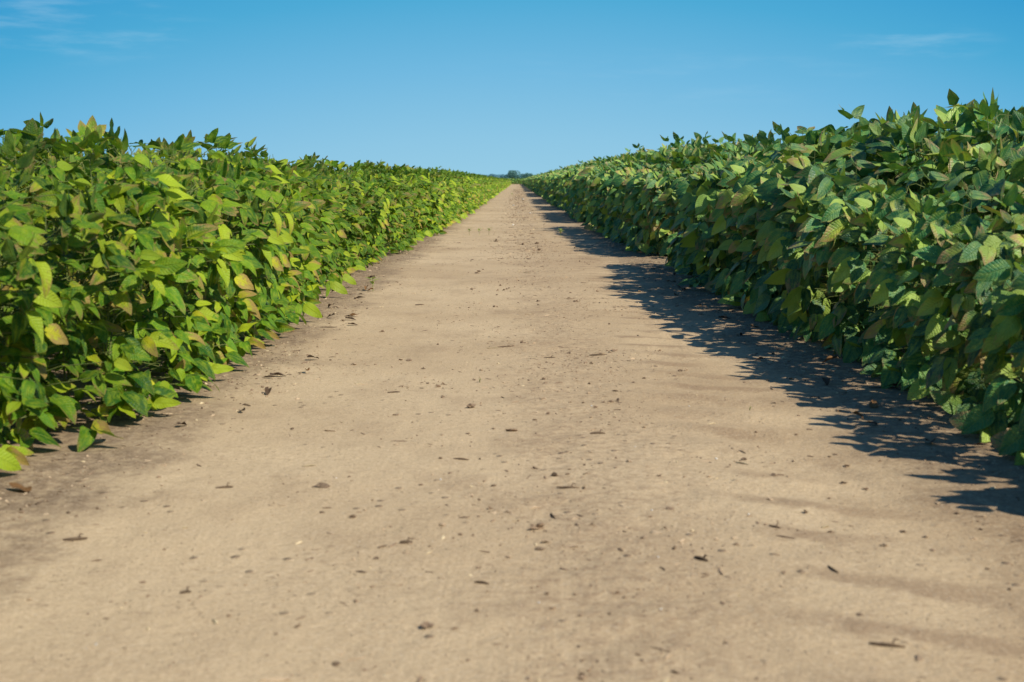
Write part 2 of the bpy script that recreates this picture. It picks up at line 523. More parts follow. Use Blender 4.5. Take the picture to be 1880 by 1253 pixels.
# ------------------------------------------------------------------ rest of the crop: one dense mass
def build_field():
    r = np.random.default_rng(99)
    acc = []     # (leafdict, side, nv, nu)

    def scatter(side, plants, pool, keep, lsc, nv, nu, rot_free):
        out = {k: [] for k in pool[0][0]}
        for (x, y, s, zs) in plants:
            g = pool[int(r.integers(0, len(pool)))][0]
            n = len(g['rnd'])
            idx = r.permutation(n)[:max(3, int(n * keep))]
            a = r.uniform(0, 6.28) if rot_free else r.normal(0, .25)
            ca, sa = math.cos(a), math.sin(a)
            M = np.array([[ca, sa, 0], [-sa, ca, 0], [0, 0, 1.0]])
            P = g['P'][idx] @ M * np.array([s, s, s * zs]) + np.array([x, y, 0])
            out['P'].append(P); out['F'].append(g['F'][idx] @ M); out['N'].append(g['N'][idx] @ M)
            for q in out:
                if q in ('P', 'F', 'N'): continue
                val = g[q][idx]
                if q in ('len', 'wid'): val = val * lsc * s
                if q == 'rnd': val = np.clip(val + r.normal(0, .12, len(idx)), 0, 1)
                if q == 'ph': val = r.uniform(0, 6.28, size=len(idx))
                if q == 'hol' and nv < 5: val = val * 0
                out[q].append(val)
        if out['P']:
            out = {q: np.concatenate(v) for q, v in out.items()}
            acc.append((out, side, nv, nu))

    def rowpts(side, y0, y1, step, off, gapm=0.0, gaps=True, near=False):
        pts = []
        pf = float(np.interp(off, [0, .3, .6], [.80, .96, 1.05])) if side > 0 else float(np.interp(off, [0, .3], [.93, 1.0]))
        y = y0
        while y < y1:
            if not (gaps and in_gap(side, y, gapm)):
                h = canopy(side, y) * r.uniform(.95, 1.06) * pf
                x = side * (base_x(side, y) + .30 + off + r.normal(0, .035))
                pts.append((x, y, 1.0, h / .80))
            y += step * r.uniform(.85, 1.15)
        return pts

    for side in (-1, 1):
        E, I = VAR[side]['E'], VAR[side]['I']
        y_first = 1.95 if side < 0 else 2.15
        # around and behind the camera
        scatter(side, rowpts(side, -2.5, y_first - .1, .25, 0), E, 1.0, 1.0, 5, 4, False)
        scatter(side, rowpts(side, -2.5, 1.95, .28, .30), I, .9, 1.0, 5, 4, True)
        scatter(side, rowpts(side, -2.5, 2.9, .28, .60), I, .9, 1.0, 4, 3, True)
        for k in range(3, 7):
            scatter(side, rowpts(side, -2.5, 13.2, .30, .30 * k, gaps=False), I, .75, 1.05, 4, 3, True)
        # 12 - 30 m
        scatter(side, rowpts(side, Y_IND + .1, 30, .25, 0), E, 1.0, 1.0, 5, 4, False)
        scatter(side, rowpts(side, Y_IND + .7, 30, .27, .30), I, 1.0, 1.0, 4, 3, True)
        scatter(side, rowpts(side, Y_IND + .7, 30, .30, .60), I, .8, 1.05, 4, 3, True)
        scatter(side, rowpts(side, 13, 30, .34, .95, gaps=False), I, .7, 1.1, 4, 3, True)
        # 30 - 70
        scatter(side, rowpts(side, 30, 70, .24, 0), E, .95, .98, 4, 3, False)
        scatter(side, rowpts(side, 30, 70, .28, .32), I, .9, 1.0, 4, 3, True)
        scatter(side, rowpts(side, 30, 70, .5, .75, gaps=False), I, .6, 1.4, 3, 3, True)
        # 70 - 180
        scatter(side, rowpts(side, 70, 182, .28, 0), E, .75, 1.1, 3, 3, False)
        scatter(side, rowpts(side, 70, 182, .34, .4), I, .7, 1.2, 3, 3, True)
        # wide canopy to the sides
        for (xa, xb, y0, y1, dens, ls) in ((1.9, 7, -2.5, 45, 1.5, 1.7), (7, 30, -2.5, 60, .22, 3.2), (1.6, 14, 45, 182, .25, 3.2)):
            n = int((xb - xa) * (y1 - y0) * dens)
            xs = r.uniform(xa, xb, n) + .9; ys = r.uniform(y0, y1, n)
            scatter(side, [(side * a, b, 1.0, canopy(side, b) / .8) for a, b in zip(xs, ys)], I, .34, ls, 3, 3, True)
    # crop closing the far end of the track
    pts = [(x, 183 + r.uniform(0, 5), 1.0, 1.0) for x in np.arange(-14, 14, .09)]
    scatter(1, pts, VAR[1]['I'], .45, 1.7, 3, 3, True)
    pts = [(r.uniform(-30, 30), 188 + r.uniform(0, 60), 1.0, 1.0) for _ in range(1200)]
    scatter(1, pts, VAR[1]['I'], .3, 3.5, 3, 3, True)
    Vs, Fs, Us, Ds, Ms, off = [], [], [], [], [], 0
    for L, side, nv, nu in acc:
        V, F, uv, da = leaves_mesh_data(L, nv, nu)
        V[:, 2] = np.maximum(V[:, 2], .004)
        Vs.append(V); Fs.append(F + off); Us.append(uv); Ds.append(da)
        Ms.append(np.full(len(F), 0 if side < 0 else 1)); off += len(V)
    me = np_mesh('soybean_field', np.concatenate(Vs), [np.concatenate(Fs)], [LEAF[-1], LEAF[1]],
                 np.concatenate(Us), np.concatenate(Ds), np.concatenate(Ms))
    o = link_mesh('soybean_field', me)
    tag(o, 'dense mass of green soybean foliage running along both sides of the track to the horizon', 'crop field', kind='stuff')
    print('field faces', len(me.polygons))


build_field()


# ------------------------------------------------------------------ ground
def vnoise(x, y, seed):
    xi = np.floor(x).astype(np.int64); yi = np.floor(y).astype(np.int64)
    xf = x - xi; yf = y - yi
    xf = xf * xf * (3 - 2 * xf); yf = yf * yf * (3 - 2 * yf)

    def h(a, b):
        n = (a * 374761393 + b * 668265263 + seed * 69069) & 0x7fffffff
        n = ((n ^ (n >> 13)) * 1274126177) & 0x7fffffff
        n = n ^ (n >> 16)
        return (n & 0xffff) / 65535.0
    return ((h(xi, yi) * (1 - xf) + h(xi + 1, yi) * xf) * (1 - yf) + (h(xi, yi + 1) * (1 - xf) + h(xi + 1, yi + 1) * xf) * yf) * 2 - 1


def fbm(x, y, seed, o=4):
    s = 0; a = 1.0
    for k in range(o):
        s = s + a * vnoise(x * 2 ** k, y * 2 ** k, seed + k); a *= .5
    return s / 1.9


def ground_z(x, y):
    near = np.clip((40 - y) / 30, 0, 1)
    z = .006 * fbm(x * .9, y * .5, 3) + .0035 * fbm(x * 5, y * 4, 11) * near
    cr = np.exp(-((x - .12) / .20) ** 2)
    z = z + .004 * fbm(x * 14, y * 14, 21, 3) * (.25 + cr) * near
    # soft lug marks of a tyre on the right
    lug = np.sin((y + .45 * x + .07 * fbm(x * 2.2, y * 2.2, 5)) * 2 * np.pi / .21)
    env = np.exp(-((x - .52) / .17) ** 4)
    z = z + .0062 * lug * env * near * np.clip(.5 + .8 * vnoise(x * 3.1, y * 1.7, 41), 0, 1)
    z = z + .003 * np.sin((y + .4 * x) * 2 * np.pi / .23 + 2 * vnoise(x * 2, y, 7)) * np.exp(-((x + .45) / .15) ** 4) * near * .35
    # ridge where the crop stands, rough at the margins
    m = np.clip((np.abs(x) - .62) / .3, 0, 1)
    z = z + m * (.008 + .007 * fbm(x * 9, y * 9, 55) * near)
    return z


xs = np.concatenate([-np.geomspace(3500, 1.7, 34), np.arange(-1.62, 1.62, .012), np.geomspace(1.7, 3500, 34)])
ys = [-3500, -1000, -300, -100, -30, -10, -4, -2, -1, -.4]
y = 0.0
while y < 200:
    ys.append(y); y += max(.0085 if y > .9 else .03, y * y / 750.0)
ys = np.concatenate([ys, np.geomspace(210, 4500, 30)])
X, Y = np.meshgrid(xs, ys)
Z = ground_z(X, Y)
far = np.hypot(X, Y) > 150
Z[far] = 0
idx = np.arange(X.size).reshape(X.shape)
F = np.stack([idx[:-1, :-1], idx[:-1, 1:], idx[1:, 1:], idx[1:, :-1]], -1).reshape(-1, 4)

t = NT('sandy_soil')
pos = t.n('ShaderNodeNewGeometry').outputs['Position']
sp = t.n('ShaderNodeSeparateXYZ'); t.l(pos, sp.inputs[0])
px_, py_ = sp.outputs[0], sp.outputs[1]
sand = (0.64, 0.485, 0.290)
sand2 = (0.53, 0.390, 0.228)
dark = (0.260, 0.170, 0.100)
n_l = t.noise(pos, 0.9, 4, .55)
n_m = t.noise(t.vmul(pos, (1.0, .65, 1)), 4.5, 6, .65)
n_f = t.noise(pos, 38, 5, .7)
n_g = t.noise(pos, 420, 3, .6)
n_h = t.noise(pos, 150, 4, .75)
c = t.mix(t.ramp01(n_l, .35, .65), sand, sand2)
c = t.mix(t.ramp01(n_m, .48, .72, 0, .32), c, dark)
ax = t.math('ABSOLUTE', px_)
nx = t.math('ADD', px_, t.math('MULTIPLY', t.math('SUBTRACT', n_m, .5), .5))
# debris strip in the middle of the track, tread marks right of it
ctr = t.math('MULTIPLY', t.ramp01(t.math('ABSOLUTE', t.math('SUBTRACT', nx, .14)), .04, .26, 1, 0), t.ramp01(n_f, .40, .68))
c = t.mix(t.math('MULTIPLY', ctr, .55), c, dark)
lugc = t.math('SINE', t.math('MULTIPLY', t.math('ADD', t.math('ADD', py_, t.math('MULTIPLY', px_, .45)), t.math('MULTIPLY', n_m, .22)), 2 * math.pi / .21))
lugc = t.ramp01(lugc, -.05, -.95, 0, 1)
lenv = t.ramp01(t.math('ABSOLUTE', t.math('SUBTRACT', nx, .52)), .06, .22, 1, 0)
lenv = t.math('MULTIPLY', lenv, t.ramp01(t.noise(pos, 2.6, 4), .32, .56))
c = t.mix(t.math('MULTIPLY', t.math('MULTIPLY', lugc, lenv), .58), c, dark)
# dark organic soil and crumbs along both margins
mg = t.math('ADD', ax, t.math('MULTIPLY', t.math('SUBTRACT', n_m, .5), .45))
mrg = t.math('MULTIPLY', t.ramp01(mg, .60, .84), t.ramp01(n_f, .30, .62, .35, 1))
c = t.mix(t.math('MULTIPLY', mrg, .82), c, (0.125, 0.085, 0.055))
pt = t.math('MULTIPLY', t.ramp01(px_, .05, .6), t.ramp01(t.noise(pos, 1.6, 3), .40, .62))
c = t.mix(t.math('MULTIPLY', pt, .42), c, (0.36, 0.245, 0.135))
# fine dark crumbs and pale grains
vd = t.vor(pos, 70)
crumb = t.math('MULTIPLY', t.ramp01(vd, .06, .17, 1, 0), t.ramp01(t.noise(pos, 7, 4), .46, .56))
c = t.mix(t.math('MULTIPLY', crumb, .75), c, (0.115, 0.07, 0.042))
vd2 = t.vor(pos, 21)
crumb2 = t.math('MULTIPLY', t.ramp01(vd2, .07, .19, 1, 0), t.ramp01(t.noise(pos, 3.1, 4), .50, .58))
c = t.mix(t.math('MULTIPLY', crumb2, .7), c, (0.13, 0.08, 0.05))
vd3 = t.vor(pos, 33)
c = t.mix(t.ramp01(vd3, .035, .07, .75, 0), c, (0.62, 0.54, 0.42))
st = t.noise(t.vmul(pos, (1.0, 2.6, 1)), 30, 4, .75)  # dark streaks painted in as tiny shadows of the rough sand
c = t.mix(t.math('MULTIPLY', t.ramp01(st, .52, .72), t.ramp01(t.noise(pos, 2.2, 3), .38, .62, .15, .75)), c, dark)
c = t.mix(t.ramp01(n_g, .25, .75, .34, 0), c, (0.16, 0.10, 0.06))
c = t.mix(t.ramp01(n_g, .55, .85, 0, .35), c, (0.60, 0.48, 0.33))
c = t.mix(t.ramp01(n_h, .50, .68, 0, .34), c, (0.24, 0.155, 0.09))
c = t.mix(t.ramp01(n_h, .48, .36, 0, .25), c, (0.74, 0.60, 0.42))
# land beyond the track is cropped: green
fx = t.math('MAXIMUM', t.ramp01(ax, 8, 30), t.ramp01(py_, 184, 190))
c = t.mix(fx, c, (0.05, 0.10, 0.02))
h = t.math('ADD', t.math('MULTIPLY', n_f, .6), t.math('MULTIPLY', n_m, .9))
h = t.math('ADD', h, t.math('MULTIPLY', crumb2, .5))
h = t.math('ADD', h, t.math('MULTIPLY', crumb, .35))
nrm = t.bump(h, .65, .011)
nrm = t.bump(n_h, .16, .003, nrm)
nrm = t.bump(n_g, .35, .0022, nrm)
p = t.n('ShaderNodeBsdfPrincipled')
t.l(c, p.inputs['Base Color']); t.l(nrm, p.inputs['Normal'])
p.inputs['Roughness'].default_value = .95
p.inputs['Specular IOR Level'].default_value = .12
t.l(p.outputs[0], t.out.inputs['Surface'])
M_SOIL = t.m
g = link_mesh('ground', np_mesh('ground', np.stack([X, Y, Z], -1).reshape(-1, 3), [F], [M_SOIL]))
tag(g, kind='structure')


def gz(x, y):
    return float(ground_z(np.array([float(x)]), np.array([float(y)]))[0])


# ------------------------------------------------------------------ clods, stones, twigs, litter
M_CLOD = simple_material('clod_soil', (0.155, 0.10, 0.062), (0.33, 0.235, 0.145), 3, .95, .6, .0015)
M_CLODL = simple_material('clod_dry', (0.30, 0.21, 0.13), (0.48, 0.36, 0.23), 3, .95, .6, .0015)
M_STONE = simple_material('pale_stone', (0.62, 0.57, 0.48), (0.78, 0.74, 0.66), 150, .6, .2)
M_TWIG = simple_material('dry_stalk', (0.085, 0.058, 0.038), (0.19, 0.13, 0.075), 90, .85, .5)
M_STRAW = simple_material('pale_straw', (0.45, 0.34, 0.19), (0.60, 0.49, 0.30), 90, .7, .3)
M_DEAD = simple_material('dead_leaf', (0.17, 0.085, 0.035), (0.30, 0.16, 0.06), 60, .8, .5, trans=.15)
M_DEADD = simple_material('dead_leaf_dark', (0.05, 0.03, 0.02), (0.12, 0.075, 0.04), 60, .8, .5, trans=.1)
M_SPROUT = simple_material('sprout_green', (0.26, 0.36, 0.06), (0.36, 0.42, 0.12), 60, .5, .2, trans=.3)


def lump(seed, lumpy=.35, flat=.62, n=3):
    import bmesh
    bm = bmesh.new()
    bmesh.ops.create_icosphere(bm, subdivisions=n, radius=1.0)
    V = np.array([v.co[:] for v in bm.verts]); Fc = np.array([[v.index for v in f.verts] for f in bm.faces])
    bm.free()
    r = np.random.default_rng(seed)
    d = np.zeros(len(V))
    for k in range(10):
        a = norm(r.normal(size=3)); d += lumpy * .30 * np.sin(V @ a * r.uniform(2, 6) + r.uniform(0, 6.28))
    d += lumpy * .25 * r.normal(size=len(V)) * .5
    V = V * (1 + d)[:, None] * np.array([1, r.uniform(.6, .9), flat])
    return V, Fc


CL = []
for k in range(7):
    V, Fc = lump(k + 40, .75, .55)
    CL.append((V, Fc))
CLM = [np_mesh('clod', V, [Fc], [M_CLOD if k < 4 else M_CLODL], smooth=False) for k, (V, Fc) in enumerate(CL)]
STM = [np_mesh('pebble', *(lambda q: (q[0], [q[1]]))(lump(k + 80, .18, .6, 2)), [M_STONE]) for k in range(3)]


def put(name, me, x, y, s, rz, label, cat, group, sink=.25, sz=1.0):
    o = link_mesh(name, me)
    o.location = (x, y, gz(x, y) + s * sz * (.62 - sink))
    o.rotation_euler = (rng.normal(0, .12), rng.normal(0, .12), rz)
    o.scale = (s, s, s * sz)
    tag(o, label, cat, group)
    return o


# clods whose places are read off the photograph (pixel x, pixel y, width in pixels)
CLP = [(1020, 881, 20), (1076, 906, 12), (1048, 870, 8), (1076, 861, 9), (982, 865, 12), (988, 983, 34), (640, 962, 18), (581, 904, 26),
       (843, 995, 12), (830, 1002, 7), (875, 1056, 9), (684, 1039, 12), (401, 1155, 11), (873, 1143, 12), (830, 1178, 14), (778, 1174, 30),
       (1431, 884, 13), (1561, 896, 14), (1493, 955, 16), (1540, 991, 13), (1603, 1153, 14), (1363, 1015, 12), (1536, 922, 9), (1200, 962, 9),
       (1006, 1107, 12), (1060, 1107, 11), (1139, 1107, 12), (1677, 990, 13), (806, 851, 10), (936, 797, 22), (857, 803, 9), (1136, 739, 14), (1124, 741, 11),
       (1096, 752, 10), (803, 712, 13), (749, 664, 12), (865, 753, 24), (733, 663, 9), (1130, 720, 11), (283, 1025, 9), (1126, 1151, 8),
       (1287, 1040, 10), (1389, 655, 12), (1058, 555, 10), (1128, 645, 12), (1046, 648, 9), (1213, 643, 8), (985, 447, 8), (879, 499, 9),
       (875, 501, 8), (910, 443, 12), (960, 449, 10), (990, 458, 9), (1120, 596, 7), (866, 532, 8), (913, 534, 7), (700, 610, 9),
       (1185, 695, 9), (1110, 742, 8), (984, 775, 9), (722, 767, 11), (1290, 580, 12), (1395, 800, 8), (1470, 806, 8)]
ci = 0
for (px, py, w) in CLP:
    x, y = G(px, py)
    s = w / FPX * y * .36
    k = int(rng.integers(0, 4))
    big = s > .011
    part = 'foreground' if y < 2.2 else ('middle' if y < 4.5 else 'far')
    side_txt = 'left wheel path' if x < -.08 else ('centre strip' if x < .3 else 'tyre-marked right side')
    lab = f"{'larger' if big else 'small'} dark brown soil clod on the {side_txt} of the track, {part} ground"
    put('soil_clod', CLM[k], x, y, s, rng.uniform(0, 6.28), lab, 'soil clod', f'dark soil clods on the {side_txt}, {part}', sz=.75)
    ci += 1
for k in range(190):
    y = rng.uniform(1.6, 3.6) if k < 90 else rng.uniform(3, 11)
    q = rng.uniform()
    x = rng.normal(.12, .22) if q < .6 else rng.choice([-1, 1]) * rng.uniform(.6, .85)
    s = rng.uniform(.002, .0052) * (1 if y < 3.5 else 1.4)
    part = 'foreground' if y < 2.2 else ('middle' if y < 4.5 else 'far')
    side_txt = 'left margin' if x < -.5 else ('right margin' if x > .55 else 'centre strip')
    m = int(rng.integers(0, 7))
    lab = f"tiny crumb of {'dark' if m < 4 else 'pale dry'} soil on the {side_txt} of the track, {part} ground"
    put('soil_crumb', CLM[m], x, y, s, rng.uniform(0, 6.28), lab, 'soil clod', f"{'dark' if m < 4 else 'pale'} soil crumbs on the {side_txt}, {part}", sz=.8)

for (px, py, w) in [(806, 888, 7), (1216, 1040, 6), (991, 1126, 7), (1223, 1143, 7), (1385, 957, 7), (1270, 744, 5), (146, 1215, 8), (610, 887, 4),
                    (1170, 828, 4), (960, 367, 7), (943, 378, 6), (973, 391, 5), (942, 413, 6), (1322, 845, 7), (1088, 750, 5), (1203, 949, 6)]:
    x, y = G(px, py)
    put('pebble', STM[int(rng.integers(0, 3))], x, y, w / FPX * y * .36, rng.uniform(0, 6), f"small whitish pebble on the sandy track, {'foreground' if y < 2.2 else ('middle' if y < 6 else 'far')} ground",
        'pebble', f"white pebbles, {'foreground' if y < 2.2 else ('middle' if y < 6 else 'far')}")


def twig(x, y, ln, ang, rad, mat, bend, label, group, name='dry_twig', fork=False):
    t_ = np.linspace(-.5, .5, 9)
    d = np.array([math.cos(ang), math.sin(ang), 0]); e = np.array([-math.sin(ang), math.cos(ang), 0])
    pts = np.array([d * a * ln + e * bend * ln * (a * a * 2) + np.array([0, 0, rad * .6 + .001 * max(0, math.sin(a * 5 + 1))]) for a in t_])
    segs = [(pts, rad * np.array([.5, .9, 1, 1.15, .9, 1, .85, .7, .35]))]
    if fork:
        p0 = pts[5]; segs.append((np.array([p0, p0 + e * ln * .12 + d * ln * .08 + np.array([0, 0, .006]), p0 + e * ln * .2 + d * ln * .2 + np.array([0, 0, .004])]), rad * np.array([.6, .5, .25])))
    V, F = tubes(segs, 6)
    o = link_mesh(name, np_mesh(name, V, [F], [mat]))
    o.location = (x, y, gz(x, y))
    tag(o, label, 'twig', group)


for (px, py, w, ang, bend) in [(1545, 1066, 30, -1.0, .12), (1298, 1045, 22, -1.0, .05), (1435, 985, 16, -.9, .03), (1016, 957, 30, -.7, .1),
                               (883, 1088, 20, -.7, .0), (845, 852, 28, -.25, .05), (1655, 1215, 60, -.15, .1), (115, 1010, 40, .5, .2),
                               (1100, 652, 30, -.2, .1), (1100, 802, 26, .5, -.2), (1045, 905, 40, -.4, .1), (600, 603, 26, .1, .1),
                               (720, 903 - 180, 22, .1, .1), (1630, 720, 50, .05, .05), (770, 560, 16, -.3, .1), (930, 638, 30, .1, .1),
                               (320, 1110, 20, .6, .0), (1010, 1157 - 500, 20, .4, .0), (740, 1010, 22, 0, .05), (400, 905, 30, .1, .1)]:
    x, y = G(px, py)
    txt = 'dark bent dry stalk' if abs(bend) > .08 else 'short straight dark twig'
    wtx = 'left' if x < -.1 else ('middle' if x < .25 else 'right')
    ptx = 'foreground' if y < 2.3 else 'midground'
    twig(x, y, w / FPX * y * (1.5 if abs(ang) > .6 else 1.1), ang + .3 * rng.normal(), rng.uniform(.0016, .003), M_TWIG, bend,
         f'{txt} lying on the {wtx} of the sandy track, {ptx}', f'dry twigs on the {wtx} of the track, {ptx}', fork=rng.uniform() < .4)
for (px, py, w, ang) in [(1370, 855, 22, -.8), (1312, 845 - 60, 14, .3), (955, 497, 9, 1.0), (965, 500, 14, -.5), (560, 862, 20, .4), (1530, 980, 14, .5), (905, 640, 18, .2), (980, 455, 8, .9)]:
    x, y = G(px, py)
    twig(x, y, w / FPX * y * 1.3, ang, .0018, M_STRAW, .06, f"pale straw bit on the sandy track, {'foreground' if y < 3 else 'midground'}", 'pale straw bits on the track', 'straw_bit')

DL = []
for k in range(5):
    r = np.random.default_rng(900 + k)
    L = dict(P=np.array([[0, -.5, .06]]), F=np.array([[0, 1., .0]]), N=np.array([[0, 0, 1.]]), len=np.array([1.]), wid=np.array([.6]),
             fold=np.array([r.uniform(.3, .9)]), droop=np.array([r.uniform(-.5, .6)]), wav=np.array([.12]), wf=np.array([9.]), ph=np.array([r.uniform(0, 6)]),
             sweep=np.array([r.normal(0, .2)]), rnd=np.array([.5]), brn=np.array([1.]), hol=np.array([0.]))
    V, Fq, uv, da = leaves_mesh_data(L, 12, 7)
    V[:, 2] -= V[:, 2].min() - .02
    DL.append(np_mesh('fallen_leaf', V, [Fq], [M_DEAD if k < 2 else M_DEADD]))
for k in range(46):
    side = -1 if k % 2 else 1
    y = rng.uniform(1.9, 7.5)
    x = side * (base_x(side, y) - rng.uniform(-.08, .14))
    m = int(rng.integers(0, 5))
    o = link_mesh('fallen_leaf', DL[m])
    s = rng.uniform(.025, .055)
    o.location = (x, y, gz(x, y) + .001); o.scale = (s, s, s); o.rotation_euler = (rng.normal(0, .1), rng.normal(0, .1), rng.uniform(0, 6.28))
    tag(o, f"withered {'orange-brown' if m < 2 else 'dark brown'} leaf on the soil under the {SIDE_NAME[side]} crop edge", 'fallen leaf',
        f"{'orange' if m < 2 else 'dark'} fallen leaves under the {SIDE_NAME[side]} edge")
for (px, py, s, lab) in [(12, 918, .05, 'orange dead leaf on the sand at the left picture edge'), (1650, 722, .07, 'dark curled dead leaf in the shade under the right crop edge')]:
    x, y = G(px, py)
    o = link_mesh('fallen_leaf', DL[0 if px < 100 else 3]); o.location = (x, y, gz(x, y) + .001); o.scale = (s, s, s); o.rotation_euler = (0, 0, 1.3)
    tag(o, lab, 'fallen leaf')


# loose litter nobody could count: crumbs and flakes pressed into the sand
def build_litter():
    import bmesh
    bm = bmesh.new(); bmesh.ops.create_icosphere(bm, subdivisions=1, radius=1.0)
    V0 = np.array([v.co[:] for v in bm.verts]); F0 = np.array([[v.index for v in f.verts] for f in bm.faces]); bm.free()
    r = np.random.default_rng(5)
    n = 20000
    cy = r.uniform(1.3, 12, 260) ; cx = np.where(r.uniform(size=260) < .6, r.normal(.14, .20, 260), r.uniform(-.7, .9, 260))
    k = r.integers(0, 260, n)
    x = cx[k] + r.normal(0, .07, n); y = cy[k] + r.normal(0, .10, n)
    m = r.uniform(size=n) < .45          # margins
    sd = r.choice([-1, 1], n)
    bx = np.array([base_x(a, b) for a, b in zip(sd, y)])
    x = np.where(m, sd * (bx + r.normal(.03, .10, n)), x)
    s = np.clip(r.lognormal(-6.35, .45, n), .0006, .0055) * np.where(m, 1.35, 1.0)
    nf = 4500                          # coarser rubble showing far down the centre strip
    y[:nf] = 9 + 70 * r.uniform(size=nf) ** 1.6; x[:nf] = .05 + r.normal(0, .16, nf) * (1 + (r.uniform(size=nf) < .2) * 1.6)
    s[:nf] = np.clip(r.lognormal(-5.0, .45, nf), .002, .014) * np.interp(y[:nf], [9, 30], [.55, 1.2])
    el = r.uniform(.6, 1.0, n) + (r.uniform(size=n) < .3) * r.uniform(.5, 3.0, n)
    a = r.uniform(0, 6.28, n)
    V = V0[None] * (1 + .35 * r.normal(size=(n, len(V0), 1)))
    V = V * np.stack([s * el, s * r.uniform(.5, .9, n), s * r.uniform(.3, .7, n)], -1)[:, None]
    ca, sa = np.cos(a)[:, None], np.sin(a)[:, None]
    V = np.stack([V[..., 0] * ca - V[..., 1] * sa + x[:, None], V[..., 0] * sa + V[..., 1] * ca + y[:, None], V[..., 2] + (ground_z(x, y) + s * .1)[:, None]], -1)
    F = (F0[None] + (np.arange(n) * len(V0))[:, None, None]).reshape(-1, 3)
    mi = np.repeat(r.choice([0, 1, 2, 3], n, p=[.34, .36, .22, .08]), len(F0))
    o = link_mesh('soil_litter', np_mesh('soil_litter', V.reshape(-1, 3), [F], [M_CLOD, M_CLODL, M_TWIG, M_STRAW], midx=mi, smooth=False))
    tag(o, 'fine brown crumbs and flakes of dry plant litter strewn over the sandy track', 'litter', kind='stuff')


build_litter()


def sprout(px, py, hgt, nl, lab, group=None):
    x, y = G(px, py)
    o = empty('seedling', (x, y, gz(x, y)), rng.uniform(0, 6))
    tag(o, lab, 'seedling', group)
    V, F = tubes([(np.array([[0, 0, -.004], [.002, 0, hgt * .5], [0, .003, hgt]]), np.array([.0016, .0013, .001]))], 5)
    link_mesh('stem', np_mesh('seedling_stem', V, [F], [M_SPROUT]), o)
    r = np.random.default_rng(int(px))
    a = np.arange(nl) * 2.4
    L = dict(P=np.stack([0 * a, 0 * a, hgt * np.linspace(.55, 1, nl)], -1), F=np.stack([np.cos(a), np.sin(a), np.full(nl, .6)], -1), N=np.tile([0, 0, 1.], (nl, 1)),
             len=np.full(nl, hgt * .8), wid=np.full(nl, hgt * .42), fold=np.full(nl, .3), droop=np.full(nl, .5), wav=np.full(nl, .03), wf=np.full(nl, 7.), ph=a,
             sweep=0 * a, rnd=r.uniform(size=nl), brn=0 * a, hol=0 * a)
    V, F, uv, da = leaves_mesh_data(L, 6, 4)
    link_mesh('foliage', np_mesh('seedling_leaves', V, [F], [M_SPROUT]), o)


for q, (px, nm) in enumerate(((862, 'leftmost'), (880, 'middle'), (898, 'rightmost'))):
    sprout(px, 431, .06, 5, f'{nm} of three tiny seedlings standing in a line across the distant track')
sprout(1029, 434, .07, 6, 'small green seedling right of centre on the distant track')
sprout(684, 536, .06, 5, 'small yellow-green seedling beside the left crop edge')
sprout(881, 704, .009, 4, 'tiny bright green sprout on the bare centre of the track')
sprout(1384, 757, .008, 4, 'tiny green sprout at the tip of the right shadow edge')
sprout(940, 360, .09, 6, 'distant weed tuft on the centre ridge of the track')


# ------------------------------------------------------------------ distant trees and shed
def hazy(name, a, b):  # aerial haze is painted into these pale bluish colours
    t = NT(name)
    tc = t.n('ShaderNodeTexCoord').outputs['Object']
    c = t.mix(t.ramp01(t.noise(tc, .9, 3), .35, .65), a, b)
    p = t.n('ShaderNodeBsdfPrincipled'); t.l(c, p.inputs['Base Color']); p.inputs['Roughness'].default_value = .95
    p.inputs['Specular IOR Level'].default_value = .05
    t.l(p.outputs[0], t.out.inputs['Surface'])
    return t.m


M_TREE = hazy('haze_tinted_crown', (0.10, 0.22, 0.19), (0.15, 0.29, 0.25))
M_TREEF = hazy('far_haze_tinted_crown', (0.15, 0.32, 0.38), (0.19, 0.37, 0.43))
M_BARK = hazy('haze_tinted_bark', (0.16, 0.2, 0.2), (0.2, 0.24, 0.24))


def tree(px, D, height, width, seed, label, group, mat):
    r = np.random.default_rng(seed)
    x = (px - VX) / FPX * D
    o = empty('tree', (x, D, 0))
    tag(o, label, 'tree', group)
    segs = [(np.array([[0, 0, -.3], [.1, 0, height * .3], [0, .1, height * .6]]), np.array([.4, .3, .15]) * height / 9)]
    for k in range(5):
        a = r.uniform(0, 6.28); b = np.array([math.cos(a), math.sin(a), 0])
        segs.append((np.array([[0, 0, height * .25], b * width * .15 + np.array([0, 0, height * .5]), b * width * .32 + np.array([0, 0, height * .7])]), np.array([.2, .13, .05]) * height / 9))
    V, F = tubes(segs, 6)
    link_mesh('trunk', np_mesh('tree_trunk', V, [F], [M_BARK]), o)
    # crown of leaf clumps inside several lobes
    nl = 9
    lob = np.stack([r.uniform(-.33, .33, nl) * width, r.uniform(-.33, .33, nl) * width, r.uniform(.38, .80, nl) * height], -1)
    lr = r.uniform(.16, .26, nl) * width
    lob[:, 2] -= (np.abs(lob[:, 0]) / width) * height * .45
    n = 2600
    li = r.integers(0, nl, n)
    d = norm(r.normal(size=(n, 3))) * (r.uniform(.55, 1.05, n) ** .5)[:, None]
    P = lob[li] + d * lr[li][:, None] * np.array([1, 1, .85])
    P[:, 2] = np.clip(P[:, 2], .25, height)
    s = .34 * height / 9
    A = norm(r.normal(size=(n, 3))) * s; B = norm(np.cross(A, r.normal(size=(n, 3)))) * s * .8
    V = np.stack([P - A, P - B, P + A, P + B], 1).reshape(-1, 3)
    F = np.arange(n * 4).reshape(-1, 4)
    link_mesh('crown', np_mesh('tree_crown', V, [F], [mat], smooth=False), o)


